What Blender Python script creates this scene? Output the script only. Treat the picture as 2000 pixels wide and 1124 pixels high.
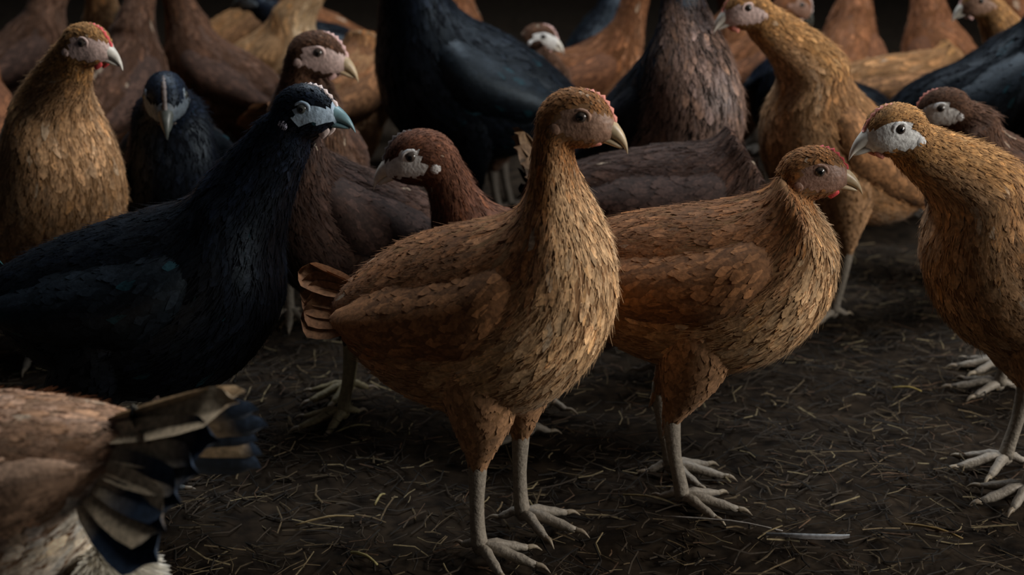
import bpy, math, random
import numpy as np
from mathutils import Vector, Matrix

# ------------------------------------------------------------------ scene, camera, world, light
for o in list(bpy.data.objects):
    bpy.data.objects.remove(o)
scene = bpy.context.scene
COL = scene.collection
W_PX, H_PX, F_PX = 2000.0, 1124.0, 2600.0
CAM_H = 0.54
PITCH = math.atan((562 + 274) / F_PX)            # camera looks down by this much

cam_data = bpy.data.cameras.new('camera')
cam = bpy.data.objects.new('camera', cam_data)
COL.objects.link(cam)
cam.location = (0, 0, CAM_H)
cam.rotation_euler = (math.pi / 2 - PITCH, 0, 0)
cam_data.sensor_width = 36.0
cam_data.lens = 36.0 * F_PX / W_PX
cam_data.clip_start = 0.02
cam_data.dof.use_dof = True
cam_data.dof.focus_distance = 1.08
cam_data.dof.aperture_fstop = 6.3
scene.camera = cam

world = bpy.data.worlds.new('barn_air')
scene.world = world
world.use_nodes = True
bg = world.node_tree.nodes['Background']
bg.inputs['Color'].default_value = (0.50, 0.56, 0.66, 1)
bg.inputs['Strength'].default_value = 0.028


def area_light(name, loc, target, size, size_y, power, color):
    d = bpy.data.lights.new(name, 'AREA')
    d.shape = 'RECTANGLE'
    d.size, d.size_y, d.energy, d.color = size, size_y, power, color
    o = bpy.data.objects.new(name, d)
    COL.objects.link(o)
    o.location = loc
    v = Vector(target) - Vector(loc)
    o.rotation_euler = v.to_track_quat('-Z', 'Y').to_euler()
    return o


# daylight that falls in through the barn's ridge opening and its side window
area_light('ridge_daylight', (0.5, 2.3, 2.7), (0.1, 1.25, 0.2), 2.6, 1.2, 70.0, (0.90, 0.95, 1.0))
area_light('side_window_daylight', (2.6, 0.5, 1.15), (0.2, 1.2, 0.2), 1.4, 0.9, 58.0, (1.0, 0.95, 0.88))

scene.view_settings.view_transform = 'Standard'
scene.view_settings.look = 'None'
scene.view_settings.exposure = 0.0
scene.view_settings.gamma = 1.0
scene.view_settings.use_curve_mapping = False

rng = np.random.default_rng(7)
random.seed(7)


# ------------------------------------------------------------------ where a sight line meets the floor / a plane
def ray(px, py):
    x = (px - W_PX / 2) / F_PX
    y = -(py - H_PX / 2) / F_PX
    d = np.array([x, math.cos(PITCH) + y * math.sin(PITCH), -math.sin(PITCH) + y * math.cos(PITCH)])
    return np.array([0, 0, CAM_H]), d


def ground(px, py):
    o, d = ray(px, py)
    k = -o[2] / d[2]
    p = o + d * k
    return np.array([p[0], p[1], 0.0])


# ------------------------------------------------------------------ materials
def new_mat(name):
    m = bpy.data.materials.new(name)
    m.use_nodes = True
    nt = m.node_tree
    b = nt.nodes['Principled BSDF']
    return m, nt, b


def attr_feather_mat(name, rough=0.75, spec=0.25, tint=None, sheen=0.15):
    m, nt, b = new_mat(name)
    at = nt.nodes.new('ShaderNodeAttribute'); at.attribute_name = 'Col'
    tc = nt.nodes.new('ShaderNodeTexCoord')
    n = nt.nodes.new('ShaderNodeTexNoise'); n.inputs['Scale'].default_value = 260; n.inputs['Detail'].default_value = 3
    mp = nt.nodes.new('ShaderNodeMapRange')
    mp.inputs['From Min'].default_value = 0.3; mp.inputs['From Max'].default_value = 0.7
    mp.inputs['To Min'].default_value = 0.62; mp.inputs['To Max'].default_value = 1.3
    mul = nt.nodes.new('ShaderNodeVectorMath'); mul.operation = 'SCALE'
    nt.links.new(tc.outputs['Object'], n.inputs['Vector'])
    nt.links.new(n.outputs['Fac'], mp.inputs['Value'])
    nt.links.new(at.outputs['Color'], mul.inputs[0])
    nt.links.new(mp.outputs['Result'], mul.inputs['Scale'])
    nt.links.new(mul.outputs[0], b.inputs['Base Color'])
    b.inputs['Roughness'].default_value = rough
    b.inputs['Specular IOR Level'].default_value = spec
    b.inputs['Sheen Weight'].default_value = sheen
    b.inputs['Sheen Roughness'].default_value = 0.5
    if tint:
        b.inputs['Specular Tint'].default_value = (*tint, 1)
    bump = nt.nodes.new('ShaderNodeBump'); bump.inputs['Strength'].default_value = 0.35
    bump.inputs['Distance'].default_value = 0.001
    nt.links.new(n.outputs['Fac'], bump.inputs['Height'])
    nt.links.new(bump.outputs['Normal'], b.inputs['Normal'])
    return m


def noise_mat(name, c1, c2, scale=60, rough=0.6, spec=0.3, bump=0.2, detail=4, subsurf=0.0):
    m, nt, b = new_mat(name)
    tc = nt.nodes.new('ShaderNodeTexCoord')
    n = nt.nodes.new('ShaderNodeTexNoise'); n.inputs['Scale'].default_value = scale; n.inputs['Detail'].default_value = detail
    r = nt.nodes.new('ShaderNodeValToRGB')
    r.color_ramp.elements[0].position = 0.32; r.color_ramp.elements[0].color = (*c1, 1)
    r.color_ramp.elements[1].position = 0.68; r.color_ramp.elements[1].color = (*c2, 1)
    nt.links.new(tc.outputs['Object'], n.inputs['Vector'])
    nt.links.new(n.outputs['Fac'], r.inputs['Fac'])
    nt.links.new(r.outputs['Color'], b.inputs['Base Color'])
    b.inputs['Roughness'].default_value = rough
    b.inputs['Specular IOR Level'].default_value = spec
    if subsurf:
        b.inputs['Subsurface Weight'].default_value = subsurf
        b.inputs['Subsurface Radius'].default_value = (0.004, 0.002, 0.001)
    if bump:
        bp = nt.nodes.new('ShaderNodeBump'); bp.inputs['Strength'].default_value = bump
        bp.inputs['Distance'].default_value = 0.002
        nt.links.new(n.outputs['Fac'], bp.inputs['Height'])
        nt.links.new(bp.outputs['Normal'], b.inputs['Normal'])
    return m


_cache = {}


def pale(c, k):
    return tuple(min(1, x * k) for x in c)


def skin_mat(kind, c, scale=170, rough=0.55, spec=0.35, bump=0.25):
    key = (kind, tuple(c))
    if key not in _cache:
        _cache[key] = noise_mat(kind, pale(c, 0.75), pale(c, 1.2), scale, rough, spec, bump)
    return _cache[key]


M_FEATHER = attr_feather_mat('feather', 0.78, 0.2, None, 0.04)
M_BLACK = attr_feather_mat('glossy_black_feather', 0.46, 0.30, (0.70, 0.86, 1.0), 0.0)
M_PUPIL, _nt, _b = new_mat('pupil')
_b.inputs['Base Color'].default_value = (0.004, 0.004, 0.005, 1); _b.inputs['Roughness'].default_value = 0.08
M_CLAW = noise_mat('claw_horn', (0.22, 0.17, 0.12), (0.34, 0.28, 0.2), 90, 0.4)


# ------------------------------------------------------------------ mesh helpers
def mesh_obj(name, verts, faces, mats, parent=None, col=None, fmat=None, smooth=True, normals=None):
    me = bpy.data.meshes.new(name)
    if isinstance(faces, np.ndarray):
        me.from_pydata(np.asarray(verts), [], faces)
    else:
        me.from_pydata([tuple(v) for v in verts], [], faces)
    for m in (mats if isinstance(mats, (list, tuple)) else [mats]):
        me.materials.append(m)
    if fmat is not None:
        me.polygons.foreach_set('material_index', np.asarray(fmat, dtype=np.int32))
    if smooth:
        me.polygons.foreach_set('use_smooth', np.ones(len(me.polygons), dtype=bool))
    if col is not None:
        a = me.color_attributes.new('Col', 'FLOAT_COLOR', 'POINT')
        c4 = np.ones((len(me.vertices), 4), dtype=np.float32)
        c4[:, :3] = col
        a.data.foreach_set('color', c4.ravel())
    me.update()
    if normals is not None:
        me.normals_split_custom_set_from_vertices(normals)
    o = bpy.data.objects.new(name, me)
    COL.objects.link(o)
    if parent is not None:
        o.parent = parent
    return o


def catmull(ctrl, n):
    """ctrl (K,C) -> (n,C) through all the rows, spaced by chord length of the first columns"""
    K = len(ctrl)
    d = np.sqrt(((ctrl[1:, :4] - ctrl[:-1, :4]) ** 2).sum(1)) ** 0.75 + 1e-6
    s = np.concatenate([[0], np.cumsum(d)])
    q = np.linspace(0, s[-1], n)
    ext = np.vstack([2 * ctrl[0] - ctrl[1], ctrl, 2 * ctrl[-1] - ctrl[-2]])
    i = np.clip(np.searchsorted(s, q, side='right') - 1, 0, K - 2)
    u = ((q - s[i]) / (s[i + 1] - s[i]))[:, None]
    p0, p1, p2, p3 = ext[i], ext[i + 1], ext[i + 2], ext[i + 3]
    return 0.5 * ((2 * p1) + (-p0 + p2) * u + (2 * p0 - 5 * p1 + 4 * p2 - p3) * u ** 2 + (-p0 + 3 * p1 - 3 * p2 + p3) * u ** 3)


class Surf:
    """a grid of points P[T,M,3]; closed around M if periodic; T runs against the lie of the feathers"""
    def __init__(self, P, periodic=True):
        self.P, self.per = P, periodic
        self.T, self.M = P.shape[:2]
        dt = np.gradient(P, axis=0)
        if periodic:
            dm = (np.roll(P, -1, 1) - np.roll(P, 1, 1)) * 0.5
        else:
            dm = np.gradient(P, axis=1)
        n = np.cross(dt, dm)
        n /= np.linalg.norm(n, axis=2, keepdims=True) + 1e-9
        self.N, self.dt, self.dm = n, dt, dm

    def ev(self, A, t, m):
        T, M = self.T, self.M
        tc = np.clip(t, 0, T - 1.0001)
        i = tc.astype(int); f = (tc - i)[..., None]
        if self.per:
            mm = np.mod(m, M); j = mm.astype(int) % M; g = (mm - np.floor(mm))[..., None]; j2 = (j + 1) % M
        else:
            mm = np.clip(m, 0, M - 1.0001); j = mm.astype(int); g = (mm - j)[..., None]; j2 = j + 1
        return (A[i, j] * (1 - f) * (1 - g) + A[i + 1, j] * f * (1 - g) + A[i, j2] * (1 - f) * g + A[i + 1, j2] * f * g)

    def pos(self, t, m):
        p = self.ev(self.P, t, m)
        low = np.minimum(t, 0)[..., None]
        return p + self.ev(self.dt, t, m) * low


UROWS = np.array([0.0, 0.3, 0.6, 0.85, 1.0])
WROWS = np.array([0.6, 1.0, 0.92, 0.62, 0.12])
NR = 5


def feathers(surf, t, m, L, W, lift, skew=None, camber=0.12):
    """feather cards hugging a surface. t,m roots, L,W lengths. returns verts (n,4,3,3), u"""
    n = len(t)
    out = np.zeros((n, NR, 3, 3)); nor = np.zeros((n, NR, 3, 3))
    wj = rng.uniform(.85, 1.15, (n, NR, 2))
    tc = t.copy(); mc = m.copy()
    prev = 0.0
    for r, u in enumerate(UROWS):
        step = (u - prev) * L; prev = u
        if r:
            st = np.linalg.norm(surf.ev(surf.dt, tc, mc), axis=-1)
            tc = tc - step / np.maximum(st, 0.0012)
            if skew is not None:
                sm = np.linalg.norm(surf.ev(surf.dm, tc, mc), axis=-1)
                mc = mc + skew * step / np.maximum(sm, 0.002)
        sm = np.maximum(np.linalg.norm(surf.ev(surf.dm, tc, mc), axis=-1), 0.0015)
        nn = surf.ev(surf.N, tc, mc)
        nn /= np.linalg.norm(nn, axis=-1, keepdims=True) + 1e-9
        h = -0.0006 + lift * u ** 1.3
        for c, v in enumerate((-1, 0, 1)):
            mm = mc + v * 0.5 * W * WROWS[r] / sm * (wj[:, r, 0] if v < 0 else wj[:, r, 1])
            tt = tc
            p = surf.pos(tt, mm)
            hh = h - (camber * W * 0.5 if v else 0)
            out[:, r, c] = p + nn * hh[:, None]
            nor[:, r, c] = surf.ev(surf.N, tc, mm)
    # shading normals: mostly those of the plumage as a whole, a little of the single vane
    own = np.cross(out[:, 3, 1] - out[:, 1, 1], out[:, 2, 2] - out[:, 2, 0])
    own /= np.linalg.norm(own, axis=1, keepdims=True) + 1e-9
    own *= np.sign((own * nor[:, 2, 1]).sum(1, keepdims=True))
    nor = nor * .84 + own[:, None, None, :] * .16
    nor /= np.linalg.norm(nor, axis=-1, keepdims=True) + 1e-9
    return out, nor


def feather_faces(n, X=None, N=None):
    base = np.array([[r * 3 + c, r * 3 + c + 1, (r + 1) * 3 + c + 1, (r + 1) * 3 + c] for r in range(NR - 1) for c in range(2)])
    if X is not None:                       # wind the faces so that they look the way their normals do
        w = np.cross(X[:, 1, 2] - X[:, 1, 0], X[:, 2, 1] - X[:, 1, 1])
        if ((w * N[:, 1, 1]).sum(1) < 0).mean() > .5:
            base = base[:, ::-1]
    return (np.arange(n)[:, None, None] * (NR * 3) + base[None]).reshape(-1, 4)


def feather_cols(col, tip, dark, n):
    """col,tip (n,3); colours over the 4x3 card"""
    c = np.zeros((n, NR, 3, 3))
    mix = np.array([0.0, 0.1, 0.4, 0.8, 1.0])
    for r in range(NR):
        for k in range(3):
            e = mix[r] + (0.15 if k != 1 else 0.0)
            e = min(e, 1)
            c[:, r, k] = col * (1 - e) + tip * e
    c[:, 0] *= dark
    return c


def rows(surf, t0, t1, step_fn, w_fn, cover=0.62, jit=0.45):
    """staggered rows of feather roots between two ring numbers; spacing in metres by functions of t"""
    T = []; Mm = []
    t = t0; k = 0
    while t < t1:
        arr = np.linalg.norm(surf.P[int(min(max(t, 0), surf.T - 1))] - np.roll(surf.P[int(min(max(t, 0), surf.T - 1))], 1, 0), axis=1)
        per = arr.sum() if surf.per else arr[1:].sum()
        cnt = max(5, int(per / (w_fn(t) * cover)))
        cum = np.concatenate([[0], np.cumsum(np.roll(arr, -1) if surf.per else arr[1:])])
        q = (np.arange(cnt) + 0.5 * (k % 2)) / cnt * cum[-1]
        mm = np.interp(q, cum, np.arange(len(cum)))
        mm = mm + rng.normal(0, jit * 0.35, cnt) * surf.M / cnt
        tt = t + rng.normal(0, jit * 0.5, cnt)
        sp_ = np.linalg.norm(surf.dt[int(min(max(t, 0), surf.T - 1))], axis=1)
        st = np.percentile(sp_, 85)
        lo_ = sp_[np.mod(np.round(mm).astype(int), surf.M)] / max(st, 1e-6)
        kp = rng.uniform(0, 1, cnt) < np.clip(lo_ * 1.25, .12, 1)
        T.append(tt[kp]); Mm.append(mm[kp])
        t += max(0.25, step_fn(t) / max(st, 0.0008)); k += 1
    return np.concatenate(T), np.concatenate(Mm)


def tube(path, radii, n=10, close=True, flat=1.0):
    """tapered tube mesh around a 3D path"""
    path = np.asarray(path, float)
    V = []; F = []
    tan = np.gradient(path, axis=0)
    up = np.array([0.0, 1.0, 0.0])
    for i, (p, r) in enumerate(zip(path, radii)):
        t = tan[i] / (np.linalg.norm(tan[i]) + 1e-9)
        a = np.cross(t, up)
        if np.linalg.norm(a) < 0.1:
            a = np.cross(t, np.array([1.0, 0, 0]))
        a /= np.linalg.norm(a)
        b = np.cross(a, t)
        for k in range(n):
            th = 2 * math.pi * k / n
            V.append(p + (a * math.cos(th) * flat + b * math.sin(th)) * r)
    for i in range(len(path) - 1):
        for k in range(n):
            F.append((i * n + k, i * n + (k + 1) % n, (i + 1) * n + (k + 1) % n, (i + 1) * n + k))
    if close:
        F.append(tuple(range(n))[::-1])
        F.append(tuple((len(path) - 1) * n + k for k in range(n)))
    return V, F


def smooth(x):
    x = np.clip(x, 0, 1)
    return x * x * (3 - 2 * x)


# ------------------------------------------------------------------ palettes (linear colours of the plumage itself)
PAL = {
    'ginger': dict(hackle=(.30, .132, .046), back=(.23, .100, .040), breast=(.50, .31, .16), belly=(.36, .21, .11), wing=(.25, .112, .045),
                   tip=1.35, tail=(.24, .11, .048), tailtip=(.22, .10, .045), var=.28, mat='f'),
    'amber': dict(hackle=(.37, .19, .068), back=(.28, .14, .056), breast=(.38, .22, .11), belly=(.33, .20, .11), wing=(.29, .14, .058),
                  tip=1.4, tail=(.28, .13, .05), tailtip=(.24, .12, .05), var=.32, mat='f'),
    'russet': dict(hackle=(.20, .080, .034), back=(.19, .075, .03), breast=(.27, .125, .06), belly=(.25, .13, .07), wing=(.20, .08, .035),
                   tip=1.35, tail=(.16, .065, .03), tailtip=(.10, .05, .03), var=.25, mat='f'),
    'umber': dict(hackle=(.098, .047, .026), back=(.088, .042, .024), breast=(.105, .056, .034), belly=(.095, .055, .036), wing=(.088, .045, .030),
                  tip=1.35, tail=(.08, .04, .03), tailtip=(.05, .03, .03), var=.25, mat='f'),
    'maroon': dict(hackle=(.125, .050, .027), back=(.10, .042, .024), breast=(.09, .040, .026), belly=(.08, .04, .027), wing=(.11, .048, .028),
                   tip=1.35, tail=(.10, .045, .03), tailtip=(.07, .035, .025), var=.25, mat='f'),
    'sable': dict(hackle=(.060, .030, .019), back=(.045, .023, .016), breast=(.040, .022, .016), belly=(.034, .020, .015), wing=(.050, .028, .022),
                  tip=1.35, tail=(.14, .085, .045), tailtip=(.12, .075, .045), var=.28, mat='f'),
    'buff': dict(hackle=(.38, .20, .08), back=(.36, .19, .08), breast=(.56, .40, .24), belly=(.5, .36, .22), wing=(.36, .2, .09),
                 tip=1.3, tail=(.32, .18, .08), tailtip=(.2, .1, .05), var=.22, mat='f'),
    'rosy': dict(hackle=(.34, .18, .09), back=(.33, .19, .115), breast=(.42, .28, .18), belly=(.80, .72, .60), wing=(.36, .22, .14),
                 tip=1.4, tail=(.62, .46, .29), tailtip=(.02, .034, .06), var=.30, mat='f'),
    'black': dict(hackle=(.006, .009, .017), back=(.0045, .006, .009), breast=(.0045, .006, .010), belly=(.006, .007, .010), wing=(.007, .010, .014),
                  tip=1.5, tail=(.008, .016, .022), tailtip=(.012, .06, .065), var=.4, mat='b'),
    'blackbrown': dict(under=(.055, .04, .034), hackle=(.010, .012, .018), back=(.008, .009, .013), breast=(.20, .125, .095), belly=(.11, .075, .06), wing=(.012, .012, .015),
                       tip=1.4, tail=(.01, .01, .013), tailtip=(.01, .02, .025), var=.35, mat='b'),
}

FACE = {'tan': (.36, .21, .14), 'white': (.86, .83, .80), 'rose': (.66, .48, .43), 'blue': (.38, .50, .62), 'slate': (.12, .15, .18), 'brown': (.30, .17, .12)}
BEAK = {'horn': (.62, .47, .29), 'pale': (.82, .77, .68), 'teal': (.20, .34, .38), 'dark': (.09, .10, .09)}
COMB = {'coral': (.82, .30, .22), 'red': (.78, .09, .09), 'pink': (.78, .50, .46), 'pale': (.78, .64, .60), 'grey': (.16, .13, .12)}

TRUNK = np.array([
    # Dx,  Dz,   Vx,   Vz,   half width
    [-.122, .026, -.118, .006, .012],
    [-.108, .035, -.100, -.022, .030],
    [-.080, .046, -.074, -.047, .046],
    [-.045, .054, -.036, -.068, .056],
    [-.005, .058, .008, -.079, .060],
    [.032, .060, .052, -.073, .059],
    [.056, .063, .088, -.052, .053],
    [.070, .069, .110, -.024, .046],
    [.078, .077, .118, .006, .039],
])
HEAD = np.array([
    [-.036, .000, -.006, -.0300, .0215],
    [-.028, .012, .001, -.0275, .0212],
    [-.013, .0190, .008, -.0260, .0200],
    [.004, .0190, .0135, -.0240, .0180],
    [.015, .0130, .0185, -.0215, .0142],
    [.0225, .0040, .0225, -.0195, .0100],
    [.0260, -.0030, .0255, -.0170, .0062],
    [.0275, -.0070, .0270, -.0140, .0025],
])
NTH = 28


HS = 0.90


def rot2(x, z, a):
    return x * math.cos(a) - z * math.sin(a), x * math.sin(a) + z * math.cos(a)


def make_hen(label, foot, heading, eye=None, eye_local=None, pal='ginger', face='tan', beak='horn', comb='coral', scale=1.0, pitch=25,
             head_pitch=0.0, head_yaw=0.0, trunk_z=0.192, trunk_x=-0.01, feet=((0.012, .034), (-.004, -.034)), tail_up=10, tail_len=.075,
             tail_spread=12, lod=0, wattle=.008, group='hens of the flock', leg=(.29, .25, .20), neck_push=0.0, hocks=(0, 0), fluff=None, roll=0,
             earlobe=None, tail_n=4, puff=1.0, eye_y=0.0, hs=1.0, bare_k=1.0, tail_fan=6.0):
    HS = .90 * hs
    p = PAL[pal]
    g = ground(*foot)
    hd = math.radians(heading)
    fwd = np.array([math.cos(hd), math.sin(hd), 0.0]); lat = np.array([-math.sin(hd), math.cos(hd), 0.0])
    if eye is not None:                       # the head is held where the bird's own middle plane meets that line of sight
        o, d = ray(*eye)
        q = o - g - lat * eye_y * scale
        k = -(q @ lat) / (d @ lat)
        h = (o + d * k - g) / scale
        ex, ez = float(h @ fwd), float(h[2])
        lim = math.hypot(ex, ez)
        print('HEN %-44s D=%.2f eye_local=(%.3f, %.3f)' % (label[:44], g[1], ex, ez))
    else:
        ex, ez = eye_local
    root = bpy.data.objects.new('hen', None)
    COL.objects.link(root)
    root.empty_display_size = 0.05
    root.location = g; root.rotation_euler = (0, 0, hd); root.scale = (scale,) * 3
    root['label'] = label; root['category'] = 'hen'; root['group'] = group
    fm = M_BLACK if p['mat'] == 'b' else M_FEATHER

    # ---- control rings of trunk, neck and head in the bird's middle plane
    pa = math.radians(pitch)
    ctrl = []
    for dx, dz, vx, vz, hw in TRUNK:
        a = rot2(dx, dz * (1 + (puff - 1) * .5), pa); b = rot2(vx, vz * puff, pa)
        ctrl.append([trunk_x + a[0], trunk_z + a[1], trunk_x + b[0], trunk_z + b[1], hw * puff, 0.0, 0.0])
    hp = math.radians(head_pitch)
    hctrl = []
    for dx, dz, vx, vz, hw in HEAD * HS:
        a = rot2(dx, dz, hp); b = rot2(vx, vz, hp)
        hctrl.append([ex + a[0], ez + a[1], ex + b[0], ez + b[1], hw])
    c0 = np.array(ctrl[-1]); c1 = np.array(hctrl[0] + [2.0, 1.0])
    D0, V0, D1, V1 = c0[0:2], c0[2:4], c1[0:2], c1[2:4]
    neck_dir = (D1 + V1 - D0 - V0) / 2; nl = np.linalg.norm(neck_dir); neck_dir = neck_dir / nl
    base_dir = np.array(rot2(1, 0, pa + math.radians(38)))
    chest_dir = np.array(rot2(1, 0, pa + math.radians(78)))
    head_dir = np.array(rot2(1, 0, hp + math.radians(48)))
    lD, lV = np.linalg.norm(D1 - D0), np.linalg.norm(V1 - V0)
    tD0 = (0.45 * base_dir + 0.75 * neck_dir); tD0 = tD0 / np.linalg.norm(tD0) * lD * 0.9
    tV0 = (0.75 * chest_dir + 0.5 * neck_dir); tV0 = tV0 / np.linalg.norm(tV0) * lV * 0.9
    tD1 = (0.5 * head_dir + 0.8 * neck_dir); tD1 = tD1 / np.linalg.norm(tD1) * lD * 0.9
    tV1 = (0.4 * head_dir + 0.9 * neck_dir); tV1 = tV1 / np.linalg.norm(tV1) * lV * 0.9
    for s in (0.17, 0.34, 0.51, 0.68, 0.84):
        h00 = 2 * s ** 3 - 3 * s ** 2 + 1; h10 = s ** 3 - 2 * s ** 2 + s; h01 = -2 * s ** 3 + 3 * s ** 2; h11 = s ** 3 - s ** 2
        D = h00 * D0 + h10 * tD0 + h01 * D1 + h11 * tD1
        V = h00 * V0 + h10 * tV0 + h01 * V1 + h11 * tV1
        # keep the neck a sensible thickness
        c = (D + V) / 2; a = (D - V) / 2
        want = 0.5 * ((1 - s) ** 1.3 * np.linalg.norm(D0 - V0) * .92 + (1 - (1 - s) ** 1.3) * .046)
        a = a / np.linalg.norm(a) * (0.35 * np.linalg.norm(a) + 0.65 * want)
        hw = c0[4] + (c1[4] - c0[4]) * (1 - (1 - s) ** 1.7)
        ctrl.append([c[0] + a[0], c[1] + a[1], c[0] - a[0], c[1] - a[1], hw, 0.3 + 1.5 * s, s])
    for r_i, r in enumerate(hctrl):
        ctrl.append(r + [2.0 + 0.1 * r_i, 1.0])
    ctrl = np.array(ctrl)
    T = 78
    fine = catmull(ctrl, T)
    th = np.linspace(0, 2 * math.pi, NTH, endpoint=False)
    ct, sn = np.cos(th), np.sin(th)
    C = np.stack([(fine[:, 0] + fine[:, 2]) / 2, np.zeros(T), (fine[:, 1] + fine[:, 3]) / 2], 1)
    A = np.stack([(fine[:, 0] - fine[:, 2]) / 2, np.zeros(T), (fine[:, 1] - fine[:, 3]) / 2], 1)
    hw = np.maximum(fine[:, 4], 0.002)
    sq = np.sign(sn) * np.abs(sn) ** 0.88
    P = C[:, None, :] + A[:, None, :] * ct[None, :, None]
    P[:, :, 1] += hw[:, None] * sq[None, :] * (1 + .06 * np.sin(-ct))[None, :]
    reg = fine[:, 5]; ns = np.clip(fine[:, 6], 0, 1)
    # turning of the head: spread along the neck
    yaw = math.radians(head_yaw)
    piv = np.array([(c1[0] + c1[2]) / 2, 0, (c1[1] + c1[3]) / 2])
    ang = yaw * smooth((ns - .25) / .75)
    cen = np.where((ns > .999)[:, None], piv[None, :], C)
    rel = P - cen[:, None, :]
    ca, sa = np.cos(ang)[:, None], np.sin(ang)[:, None]
    P = np.stack([rel[..., 0] * ca - rel[..., 1] * sa, rel[..., 0] * sa + rel[..., 1] * ca, rel[..., 2]], 2) + cen[:, None, :]

    def hx(x, y, z):                          # head frame -> bird frame
        a = rot2(x * HS, z * HS, hp)
        v = np.array([ex + a[0], y * HS, ez + a[1]]) - piv
        return np.array([v[0] * math.cos(yaw) - v[1] * math.sin(yaw), v[0] * math.sin(yaw) + v[1] * math.cos(yaw), v[2]]) + piv

    def tx(x, y, z):                          # trunk frame -> bird frame
        a = rot2(x, z, pa)
        return np.array([trunk_x + a[0], y, trunk_z + a[1]])

    # slight unevenness of the body so that no two birds are equal
    surf = Surf(P, True)
    # normals must point outwards
    if (surf.N[T // 4, 0] @ (P[T // 4, 0] - C[T // 4])) < 0:
        surf.N *= -1
    wob = np.zeros((T, NTH))
    for _ in range(5):
        wob += rng.normal(0, 1) * np.sin(rng.uniform(.1, .35) * np.arange(T)[:, None] + rng.integers(1, 4) * th[None, :] + rng.uniform(0, 6))
    wob *= 0.0011 * np.clip(1.6 - reg, 0, 1)[:, None]
    surf.P = P = P + surf.N * wob[..., None]

    # ---- body: trunk, neck, head, thighs, shanks and toes in one mesh
    V = [v for v in P.reshape(-1, 3)]; F = []; FM = []
    # head frame coordinates for the bare face
    hx_inv = np.zeros((T, NTH, 3))
    q = P - piv
    qx = q[..., 0] * math.cos(-yaw) - q[..., 1] * math.sin(-yaw) + piv[0] - ex
    qy = q[..., 0] * math.sin(-yaw) + q[..., 1] * math.cos(-yaw)
    qz = q[..., 2] + piv[2] - ez
    fx, fz = qx * math.cos(hp) + qz * math.sin(hp), -qx * math.sin(hp) + qz * math.cos(hp)
    fx, fz = fx / HS, fz / HS
    on_head = (reg > 1.6)[:, None]
    def is_bare(fx, fz, head):
        brow = np.interp(fx, [-.02, -.008, .004, .016, .026], [-.001, .0085, .0095, .004, .0])
        return head & (fx > (-.0165 - .006 * (fz < -.004)) * bare_k) & (fz < brow - .006 * (1 - bare_k)) & (fz > -.0215 * (.6 + .4 * bare_k) + np.maximum(0, -fx) * .3) | (head & (fx > .0225))
    bare = is_bare(fx, fz, on_head)
    for i in range(T - 1):
        for j in range(NTH):
            j2 = (j + 1) % NTH
            F.append((i * NTH + j, (i + 1) * NTH + j, (i + 1) * NTH + j2, i * NTH + j2))
            FM.append(1 if bare[i, j] and bare[i + 1, j2] else 0)
    F.append(tuple(range(NTH))); FM.append(0)
    F.append(tuple((T - 1) * NTH + k for k in range(NTH))[::-1]); FM.append(1)

    thighs = []; claws = []
    for si, (fx0, fy0) in enumerate(feet):
        sgn = 1 if fy0 > 0 else -1
        hip = tx(.012, sgn * .034, -.030)
        ankle = np.array([fx0 - .004, fy0, .014])
        hock = np.array([fx0 - .014 + hocks[si], fy0 * .98, .082])
        hip = tx(.004, sgn * .026, .000)
        dn = hock - hip
        out_ = np.array([.010, sgn * .003, 0])
        path = np.array([hip, hip + dn * .22 + out_ * .6, hip + dn * .45 + out_, hip + dn * .68 + out_ * .8, hip + dn * .88 + out_ * .3, hock])
        rad = [.030, .036, .034, .025, .0135, .0078]
        k = 7
        pf = catmull(np.column_stack([path, rad]), 16)
        tv, tf = tube(pf[:, :3], pf[:, 3], 14)
        b0 = len(V); V += list(tv); F += [tuple(b0 + x for x in f) for f in tf]; FM += [0] * len(tf)
        thighs.append(np.array(tv).reshape(16, 14, 3))
        # shank and foot, scaled skin
        s_path = np.array([hock * 1.0 + np.array([0, 0, .012]), hock, hock * .5 + ankle * .5 + np.array([-.001, 0, 0]), ankle + np.array([0, 0, .008]), ankle - np.array([-.002, 0, .004])])
        sv, sf = tube(catmull(np.column_stack([s_path, [.0062, .0078, .0060, .0064, .0072]]), 12)[:, :3],
                      catmull(np.column_stack([s_path, [.0062, .0078, .0060, .0064, .0072]]), 12)[:, 3], 10)
        b0 = len(V); V += list(sv); F += [tuple(b0 + x for x in f) for f in sf]; FM += [2] * len(sf)
        for ta, tl, tr in ((0, .050, .0050), (36, .040, .0045), (-36, .040, .0045), (180 + 18 * sgn, .020, .0040)):
            aa = math.radians(ta + rng.uniform(-5, 5))
            dd = np.array([math.cos(aa), math.sin(aa), 0])
            b_ = np.array([ankle[0] + .001, ankle[1], .0085])
            tp = np.array([b_, b_ + dd * tl * .3 + [0, 0, .0025], b_ + dd * tl * .62 + [0, 0, -.001], b_ + dd * tl + [0, 0, -.0045]])
            ff = catmull(np.column_stack([tp, [tr * 1.25, tr * 1.02, tr * .95, tr * .62]]), 9)
            vv, f2 = tube(ff[:, :3], ff[:, 3] * (1 + .10 * np.cos(np.arange(9) * 2.1)), 8)
            b0 = len(V); V += list(vv); F += [tuple(b0 + x for x in f) for f in f2]; FM += [2] * len(f2)
            cp = np.array([ff[-1, :3] - dd * .001, ff[-1, :3] + dd * .006 + [0, 0, .0005], ff[-1, :3] + dd * .0125 + [0, 0, -.0042]])
            claws.append((cp, tr))
    if p['mat'] == 'b' and leg == (.29, .25, .20):
        leg = (.09, .10, .10)
    elif lod and leg == (.29, .25, .20):
        leg = (.13, .11, .09)
    under = np.array(p.get('under', np.array(p['back']) * .5 + np.array(p['breast']) * .3))
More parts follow.
